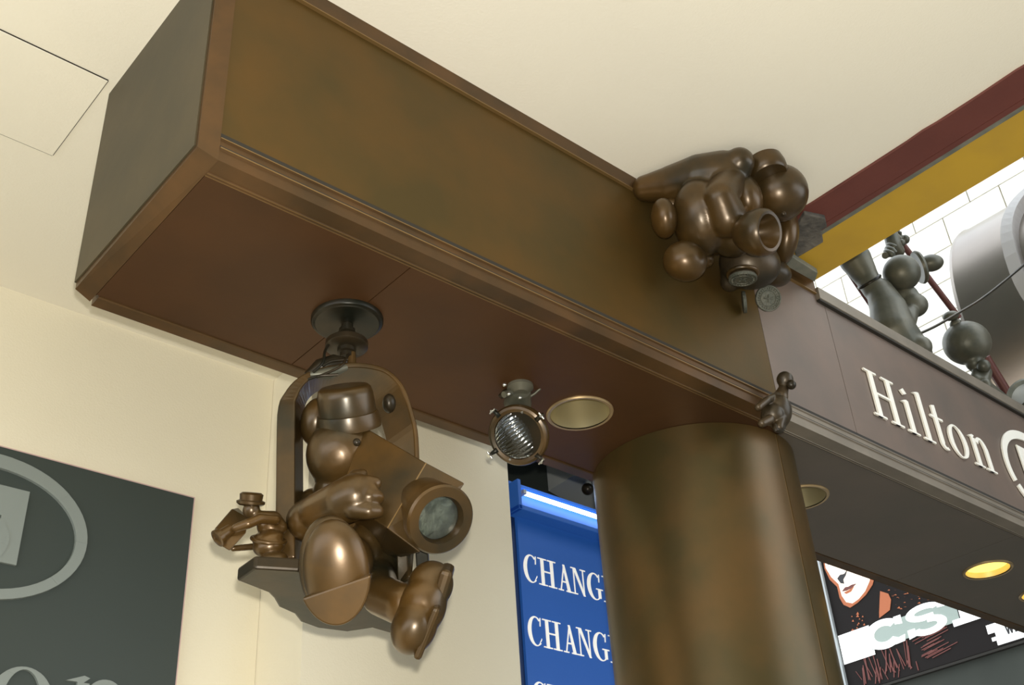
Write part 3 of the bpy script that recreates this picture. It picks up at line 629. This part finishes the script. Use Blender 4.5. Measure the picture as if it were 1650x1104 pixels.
# small photographer standing on the left end of the seat
sm = thing('small_photographer', 'tiny bronze photographer in a flat hat on the left end of the hanging seat', 'sculpture', (0.548,0.506,3.037))
def build_small(bm):
    ell(bm, (0.491,0.544,3.226), (0.028,0.032,0.028))
    ell(bm, (0.554,0.527,3.181), (0.044,0.040,0.040), 0)
    chain(bm, [(0.516,0.527,3.200,0.024), (0.559,0.523,3.202,0.030), (0.580,0.510,3.176,0.024)])
    ell(bm, (0.544,0.521,3.135), (0.051,0.026,0.047), 8)
    ell(bm, (0.547,0.519,3.108), (0.051,0.037,0.047), 8)
    chain(bm, [(0.541,0.475,3.179,0.016), (0.487,0.475,3.170,0.016), (0.452,0.486,3.148,0.016), (0.426,0.515,3.138,0.014)])
    chain(bm, [(0.591,0.550,3.181,0.014), (0.555,0.586,3.134,0.012), (0.470,0.606,3.113,0.010)])
    chain(bm, [(0.556,0.513,3.081,0.029), (0.555,0.502,3.055,0.027)])
blob('body', build_small, BRONZE, sm, 0.004, 3)
h0 = Vector((0.488,0.546,3.250)); ha = (UP*0.95 + RIGHT*0.08 + BACK*-0.1).normalized()
Lathe('hat', [(0.0, 0.036), (0.006, 0.045), (0.014, 0.046), (0.018, 0.036), (0.036, 0.038), (0.042, 0.030)], h0 - ha*0.006, ha, BRONZE, sm, 32)
bm = bmesh.new(); torus(bm, (0.546,0.520,3.129), (UP + RIGHT*0.15), 0.052, 0.007, 32, 8); link('belt', bm, BRONZE, sm, True)
Ell('shoe', (0.542,0.475,3.045), (0.046,0.027,0.042), BRONZE, sm, roll=4)
Ell('shoe', (0.512,0.530,3.029), (0.043,0.021,0.035), BRONZE, sm, roll=10)
tc = thing('small_camera', 'tiny bronze box camera held by the small photographer left of the hoop', 'camera', (0.443,0.551,3.169))
hull('case', [(0.449,0.595,3.242), (0.390,0.586,3.154), (0.381,0.568,3.103), (0.424,0.540,3.070), (0.461,0.516,3.128), (0.487,0.546,3.197), (0.493,0.638,3.274), (0.441,0.672,3.208), (0.462,0.659,3.139), (0.530,0.638,3.213)], BRONZE, tc, 0.004)
lc2 = Vector((0.388,0.552,3.109)); la2 = (-RIGHT*0.62 - UP*0.42 + BACK*0.66).normalized()
Lathe('lens', [(-0.05, 0.018), (-0.012, 0.021), (-0.010, 0.028), (0.004, 0.029), (0.006, 0.022), (0.0, 0.018)], lc2, la2, BRONZE, tc, 32)

# ---------------------------------------------------------------- porthole spotlight under the beam
sp = thing('porthole_spotlight', 'round bronze-rimmed porthole spotlight with ribbed glass under the beam', 'lamp', (1.641,0.480,4.064))
pc = Vector((1.700,0.560,3.888)); pa = (BACK*0.93 - RIGHT*0.30 - UP*0.16).normalized(); pu, pv, _ = basis(pa)
k = 0.00232
Lathe('housing', [(-0.10, 0.05), (-0.075, 0.085), (-0.03, 0.112), (0.0, 0.118)], pc, pa, BRONZED, sp, 48)
Lathe('rim', [(-0.012, 0.118), (-0.012, 0.128), (0.006, 0.130), (0.018, 0.124), (0.022, 0.114), (0.018, 0.101), (0.004, 0.097)], pc, pa, BRONZE, sp, 64, False)
Lathe('reflector', [(-0.004, 0.098), (-0.03, 0.076), (-0.045, 0.035), (-0.05, 0.005)], pc, pa, CHROME, sp, 48)
# ribbed glass lens
bm = bmesh.new(); n = 44; g = []
for i in range(n+1):
    row = []
    for j in range(n+1):
        a = -1 + 2*i/n; b = -1 + 2*j/n
        x = a*math.sqrt(1-b*b/2); y = b*math.sqrt(1-a*a/2)
        h = 0.020*(1-(x*x+y*y)) + 0.0018*math.cos(j*math.pi/2)*(1 if i % 8 else 0.3) + 0.004
        row.append(bm.verts.new(pc + pa*h + (RIGHT*0.82+UP*0.57)*x*0.097 + (UP*0.82-RIGHT*0.57)*y*0.097))
    g.append(row)
for i in range(n):
    for j in range(n): bm.faces.new((g[i][j], g[i+1][j], g[i+1][j+1], g[i][j+1]))
back = [r[:] for r in g]
r_ = bmesh.ops.extrude_face_region(bm, geom=bm.faces[:])
for v in r_['geom']:
    if isinstance(v, bmesh.types.BMVert): v.co -= pa*0.006
link('lens', bm, GLASS, sp, True)
for ang in (40, 135, 215, 318):
    d = (RIGHT*math.cos(math.radians(ang)) + UP*math.sin(math.radians(ang))); d = (d - pa*d.dot(pa)).normalized(); c = pc + d*0.128
    bm = bmesh.new(); tube(bm, [c - d*0.02 + pa*0.018, c + d*0.022 + pa*0.018], [0.012, 0.007], 10); lug = link('clamp_lug', bm, BRONZED, sp, True)
    Tube('wing_screw', [c + d*0.012 + pa*0.0, c + d*0.018 + pa*0.045], 0.006, SCREW, lug, 10)
    Tube('wing_screw', [c + d*0.016 + pa*0.035 - d.cross(pa)*0.016, c + d*0.016 + pa*0.035 + d.cross(pa)*0.016], 0.0045, SCREW, lug, 8)
for ang in (75, 250): 
    d = (RIGHT*math.cos(math.radians(ang)) + UP*math.sin(math.radians(ang))); d = (d - pa*d.dot(pa)).normalized()
    c = pc + d*0.105 + pa*0.02; Lathe('rim_bolt', [(0, 0.006), (0.006, 0.005)], c, pa, SCREW, sp, 10)
# mounting foot, knuckle and wires
Lathe('mounting_foot', [(0.0, 0.055), (-0.012, 0.055), (-0.018, 0.048), (-0.035, 0.03)], (1.648,0.475,4.064), (0,0,1), BRONZEG, sp, 32)
Tube('knuckle', [(1.651,0.480,4.050), (1.706,0.560,4.041)], [0.045, 0.06], BRONZEG, sp)
Tube('yoke', [(1.601,0.550,4.031), (1.616,0.530,4.056), (1.740,0.530,4.093), (1.906,0.600,4.128)], 0.012, BRONZED, sp)
Tube('knuckle_pin', [(1.577,0.500,4.010), (1.684,0.500,4.077)], 0.014, BRONZEG, sp)
for q in ((1.529,0.440,4.011), (1.694,0.440,4.078), (1.586,0.480,4.007), (1.647,0.480,4.010)): Ball('bolt', (*q, 0.009), SCREW, sp, 10)
Tube('lead_wire', [(1.710,0.490,4.039), (1.725,0.470,4.052), (1.738,0.440,4.072)], 0.006, BRONZEG, sp)

# ---------------------------------------------------------------- figure clinging to the top edge of the beam
cr = thing('clinging_figure', 'round-headed bronze figure in a drum hat clinging to the beam top edge', 'sculpture', (2.464,-0.050,4.909))
def build_cling(bm):
    chain(bm, [(2.037,-0.030,4.990,0.062), (2.096,-0.142,4.965,0.091), (2.142,-0.256,4.945,0.110), (2.207,-0.332,4.940,0.115)])
    ell(bm, (2.251,-0.220,4.839), (0.176,0.204,0.165), -20)
    ell(bm, (2.137,-0.220,4.740), (0.118,0.172,0.135), 8)
    chain(bm, [(2.211,-0.425,4.955,0.068), (2.223,-0.360,4.914,0.076), (2.106,-0.360,4.741,0.076), (2.161,-0.340,4.672,0.085)])
    ell(bm, (2.271,-0.280,4.697), (0.108,0.119,0.124), 0)
blob('body', build_cling, BRONZE, cr, 0.009, 3)
Ball('head', (2.487,-0.420,4.927,0.131), BRONZE, cr, 40)
Ball('nose', (2.345,-0.500,4.681,0.011), BRONZED, cr)
hc = Vector((2.364,-0.465,4.930)); hx = (UP*0.88 - RIGHT*0.12 + BACK*0.12).normalized()
Lathe('hat', [(0.0, 0.078), (0.012, 0.088), (0.05, 0.09), (0.085, 0.084), (0.094, 0.07)], hc, (UP*0.72 - RIGHT*0.18 - BACK*0.45), BRONZE, cr, 40)
Ell('neck_roll', (2.299,-0.360,4.832), (0.074,0.114,0.104), BRONZE, cr, roll=10)
# big cuff with an open end
ka = (RIGHT*0.66 + BACK*0.74 + UP*0.04).normalized()
Lathe('sleeve', [(-0.03, 0.05), (0.0, 0.074), (0.04, 0.094), (0.085, 0.101), (0.115, 0.096), (0.128, 0.084), (0.126, 0.072), (0.10, 0.062), (0.05, 0.045), (0.02, 0.02)], (2.203,-0.380,4.579), ka, BRONZE, cr, 48)
Ell('shoe', (1.990,-0.140,4.721), (0.056,0.088,0.080), BRONZE, cr, roll=6)
Ell('shoe_cuff', (2.091,-0.120,4.862), (0.038,0.030,0.049), BRONZE, cr)
Ell('shoe', (2.085,-0.140,4.532), (0.095,0.087,0.090), BRONZE, cr, roll=-15)
bm = bmesh.new(); torus(bm, (2.161,-0.150,4.605), (RIGHT*0.8 + UP*0.35 + BACK*0.45), 0.055, 0.015, 32, 10); link('shoe_cuff', bm, BRONZE, cr, True)
Ell('lower_leg', (2.264,-0.100,4.662), (0.060,0.044,0.066), BRONZE, cr, roll=-30)
sk = thing('coin_sack', 'dark bronze sack of coins under the clinging figure on the beam face', 'sculpture', (2.639,-0.100,4.776))
def build_sack(bm):
    ell(bm, (2.540,-0.160,4.712), (0.141,0.119,0.124), -10)
    ell(bm, (2.733,-0.140,4.764), (0.099,0.070,0.105), -20)
    chain(bm, [(2.508,-0.080,4.693,0.057), (2.518,-0.050,4.663,0.045)])
Ell('lower_arm', (2.720,-0.260,4.889), (0.064,0.134,0.099), BRONZE, cr, roll=-8)
blob('sack_body', build_sack, SACKM, sk, 0.008, 4)
def coin(name, c, ax, r, lab):
    t = thing(name, lab, 'coin', c, 'bronze coins falling from the sack')
    Lathe('disc', [(-0.007, r*0.96), (-0.006, r), (0.006, r), (0.008, r*0.97), (0.008, r*0.88), (0.005, r*0.86), (0.005, 0.004)], c, ax, COINM, t, 44)
    u, v, a = basis(ax); bm = bmesh.new()
    for k in range(26):
        q = 2*math.pi*k/26; d = u*math.cos(q) + v*math.sin(q)
        tube(bm, [Vector(c)+a*0.0065+d*r*0.70, Vector(c)+a*0.0065+d*r*0.82], 0.0028, 6)
    torus(bm, Vector(c)+a*0.006, a, r*0.6, 0.0025, 32, 6)
    tube(bm, [Vector(c)+a*0.006-u*r*0.35, Vector(c)+a*0.006+u*r*0.35], 0.004, 6); tube(bm, [Vector(c)+a*0.006-v*r*0.3, Vector(c)+a*0.006+v*r*0.3], 0.004, 6)
    link('coin_relief', bm, COINM, t)
coin('bronze_coin', (2.726,-0.100,4.631), (BACK*0.95 + RIGHT*0.15), 0.062, 'greenish coin with raised rim facing out below the sack')
coin('bronze_coin', (2.398,-0.200,4.541), (BACK*0.42 - UP*0.9), 0.062, 'coin seen nearly edge-on at the mouth of the sack')
bm = bmesh.new(); torus(bm, (2.406,-0.200,4.572), (UP*0.9 - BACK*0.42), 0.063, 0.010, 40, 10); link('sack_mouth', bm, BRONZE, sk, True)
coin('bronze_coin', (2.630,-0.030,4.610), (RIGHT*0.985 + BACK*0.12 + UP*0.1), 0.052, 'thin coin seen edge-on hanging below the sack mouth')

# ---------------------------------------------------------------- little seated creature on the column top
lt = thing('little_creature', 'tiny bronze round-headed creature perched on the beam trim above the column', 'sculpture', (2.652,-0.030,3.951))
def build_little(bm):
    ell(bm, (2.630,-0.085,3.998), (0.059,0.075,0.059), -4)
    ell(bm, (2.592,-0.080,3.976), (0.050,0.050,0.053))
    chain(bm, [(2.682,-0.080,4.093,0.033), (2.706,-0.090,4.141,0.022), (2.709,-0.100,4.178,0.027)])
    ell(bm, (2.715,-0.100,4.184), (0.037,0.038,0.037))
    chain(bm, [(2.640,-0.090,4.080,0.018), (2.526,-0.110,4.010,0.016), (2.467,-0.100,3.961,0.016)])
    chain(bm, [(2.530,-0.100,3.922,0.021), (2.485,-0.090,3.894,0.018)])
    chain(bm, [(2.616,-0.100,3.956,0.026), (2.588,-0.100,3.904,0.021)])
blob('body', build_little, SACKM, lt, 0.0035, 1)
Ball('snout', (2.707,-0.130,4.140,0.022), BRONZED, lt, 16)
Tube('tail', catmull([(2.557,-0.100,3.901), (2.545,-0.110,3.874), (2.595,-0.100,3.889), (2.636,-0.090,3.924)]), 0.011, BRONZED, lt)

# ---------------------------------------------------------------- figures on top of the beam, street end
TY = 0.2
wk = thing('rigger_figure', 'bronze figure with a round head hauling a rod on the beam top', 'sculpture', (4.62, 0.2, 5.02))
def build_rig(bm):
    chain(bm, [(4.465,0.300,5.898,0.102), (4.513,0.280,5.752,0.074), (4.528,0.260,5.660,0.073)])
    chain(bm, [(4.547,0.240,5.646,0.085), (4.548,0.220,5.494,0.114), (4.530,0.220,5.327,0.135), (4.62, 0.22, 5.20, 0.14), (4.62, 0.22, 5.17, 0.145)])
    ell(bm, (4.753,0.160,5.582), (0.097,0.081,0.093))
    ell(bm, (4.731,0.180,5.652), (0.086,0.078,0.086))
    chain(bm, [(4.686,0.160,5.494,0.054), (4.591,0.160,5.341,0.045), (4.571,0.160,5.265,0.045)])
    ell(bm, (4.603,0.120,5.194), (0.070,0.067,0.074))
    chain(bm, [(4.884,0.200,6.094,0.041), (4.839,0.200,6.125,0.049), (4.845,0.200,6.205,0.049)])
blob('body', build_rig, BRONZEG, wk, 0.011, 3)
Ball('head', (4.655,0.120,5.766,0.115), BRONZEG, wk, 32)
hh = Vector((4.897,0.120,5.913)); hd = (RIGHT*0.93 + UP*0.30)
Lathe('hat_brim', [(0.0, 0.105), (0.015, 0.112), (0.03, 0.105)], hh, hd, BRONZEG, wk, 36)
Ell('hat_crown', (5.125,0.120,6.056), (0.082,0.058,0.074), BRONZEG, wk, roll=8)
bm = bmesh.new(); torus(bm, (4.508,0.270,5.724), (UP*0.8 - RIGHT*0.5), 0.07, 0.012, 28, 8); link('cuff', bm, BRONZED, wk, True)
rp = thing('knotted_rope', 'twisted bronze rope knot hanging from the yellow beam edge', 'rope', (4.926,0.200,6.191))
for s in (-1, 1):
    Tube('strand', [Vector((4.723,0.200,5.984)) + (Vector((4.950,0.200,6.282))-Vector((4.723,0.200,5.984)))*t/24 + (RIGHT*math.cos(t*0.9)+BACK*math.sin(t*0.9))*0.022*s for t in range(25)], 0.022, BRONZEG, rp)
for q, r in (((4.943,0.200,6.231), 9), ((5.030,0.200,6.261), 9), ((4.911,0.180,6.161), 8)): Ball('knot', (*q, r*0.0036), BRONZEG, rp, 16)
def reach(a, b, z): a = Vector(a); b = Vector(b); return a + (b-a)*((a.z-z)/(a.z-b.z))
rd = Tube('long_rod', [(5.063,0.250,6.298), (5.597,0.250,5.880)], 0.021, RODM); tag(rd, 'long reddish rod slanting behind the round-headed figure to the ball figure', 'rod')
rd = Tube('short_rod', [(4.585,0.450,6.015), reach((4.585,0.450,6.015), (4.790,0.450,5.794), 5.03)], 0.018, RODM); tag(rd, 'short reddish rod leaning left of the rigger figure by the yellow beam', 'rod')
rd = Tube('flat_bar', [(6.194,0.400,5.858), reach((6.194,0.400,5.858), (6.404,0.400,5.556), 5.04)], 0.035, RODM); tag(rd, 'reddish bar slanting from the ball figure to the round lamp', 'rod')
bl = thing('ball_figure', 'round-bodied bronze ball figure standing on the right part of the beam', 'sculpture', (5.75, 0.2, 5.02))
def build_ball(bm):
    ell(bm, (5.469,0.200,5.596), (0.156,0.148,0.152))
    chain(bm, [(5.482,0.200,5.445,0.057), (5.518,0.200,5.395,0.041), (5.417,0.200,5.293,0.040), (5.442,0.200,5.227,0.040)])
    chain(bm, [(5.520,0.180,5.434,0.045), (5.527,0.160,5.369,0.036), (5.441,0.160,5.267,0.036), (5.444,0.160,5.189,0.036)])
    chain(bm, [(5.452,0.200,5.244,0.048), (5.75, 0.2, 5.15, 0.06), (5.75, 0.2, 5.092, 0.07)])
    chain(bm, [(5.485,0.160,5.236,0.036), (5.9, 0.16, 5.12, 0.05), (5.9, 0.16, 5.082, 0.06)])
blob('body', build_ball, BRONZEG, bl, 0.009, 2)
Ell('knee', (5.461,0.140,5.382), (0.044,0.044,0.044), BRONZEG, bl)
Ell('knee', (5.364,0.130,5.192), (0.039,0.047,0.039), BRONZEG, bl)
Ell('neck_knob', (5.394,0.200,5.720), (0.041,0.033,0.037), BRONZEG, bl, roll=30)
Ell('topknot', (5.358,0.200,5.770), (0.054,0.033,0.050), BRONZEG, bl, roll=15)
cb = Tube('stay_cable', catmull([(4.643,0.160,5.307), (4.916,0.140,5.472), (5.198,0.100,5.659), (5.544,0.050,5.894), (5.960,0.000,6.206), (6.419,-0.060,6.565), (7.369,-0.120,7.299)]), 0.0085, BRONZED, None, 8)
tag(cb, 'thin dark cable rising to the right past the ball figure', 'cable')
pl = thing('round_lamp', 'round porthole lamp with pale ribbed lens at the right edge on the beam', 'lamp', (5.847,0.100,5.213))
rc = Vector((5.852,0.100,5.262)); ra = (BACK*0.94 - UP*0.2)
Lathe('housing', [(-0.12, 0.05), (-0.05, 0.10), (0.0, 0.118)], rc, ra, BRONZEG, pl)
Lathe('rim', [(-0.01, 0.118), (0.005, 0.13), (0.02, 0.125), (0.02, 0.098), (0.0, 0.095)], rc, ra, ZINC, pl, 48, False)
Lathe('lens', [(0.0, 0.098), (0.014, 0.07), (0.022, 0.03), (0.023, 0.004)], rc, ra, GREY, pl, 40)
Tube('bracket', [rc - ra*0.06, (rc.x, rc.y, TT)], 0.03, BRONZEG, pl)
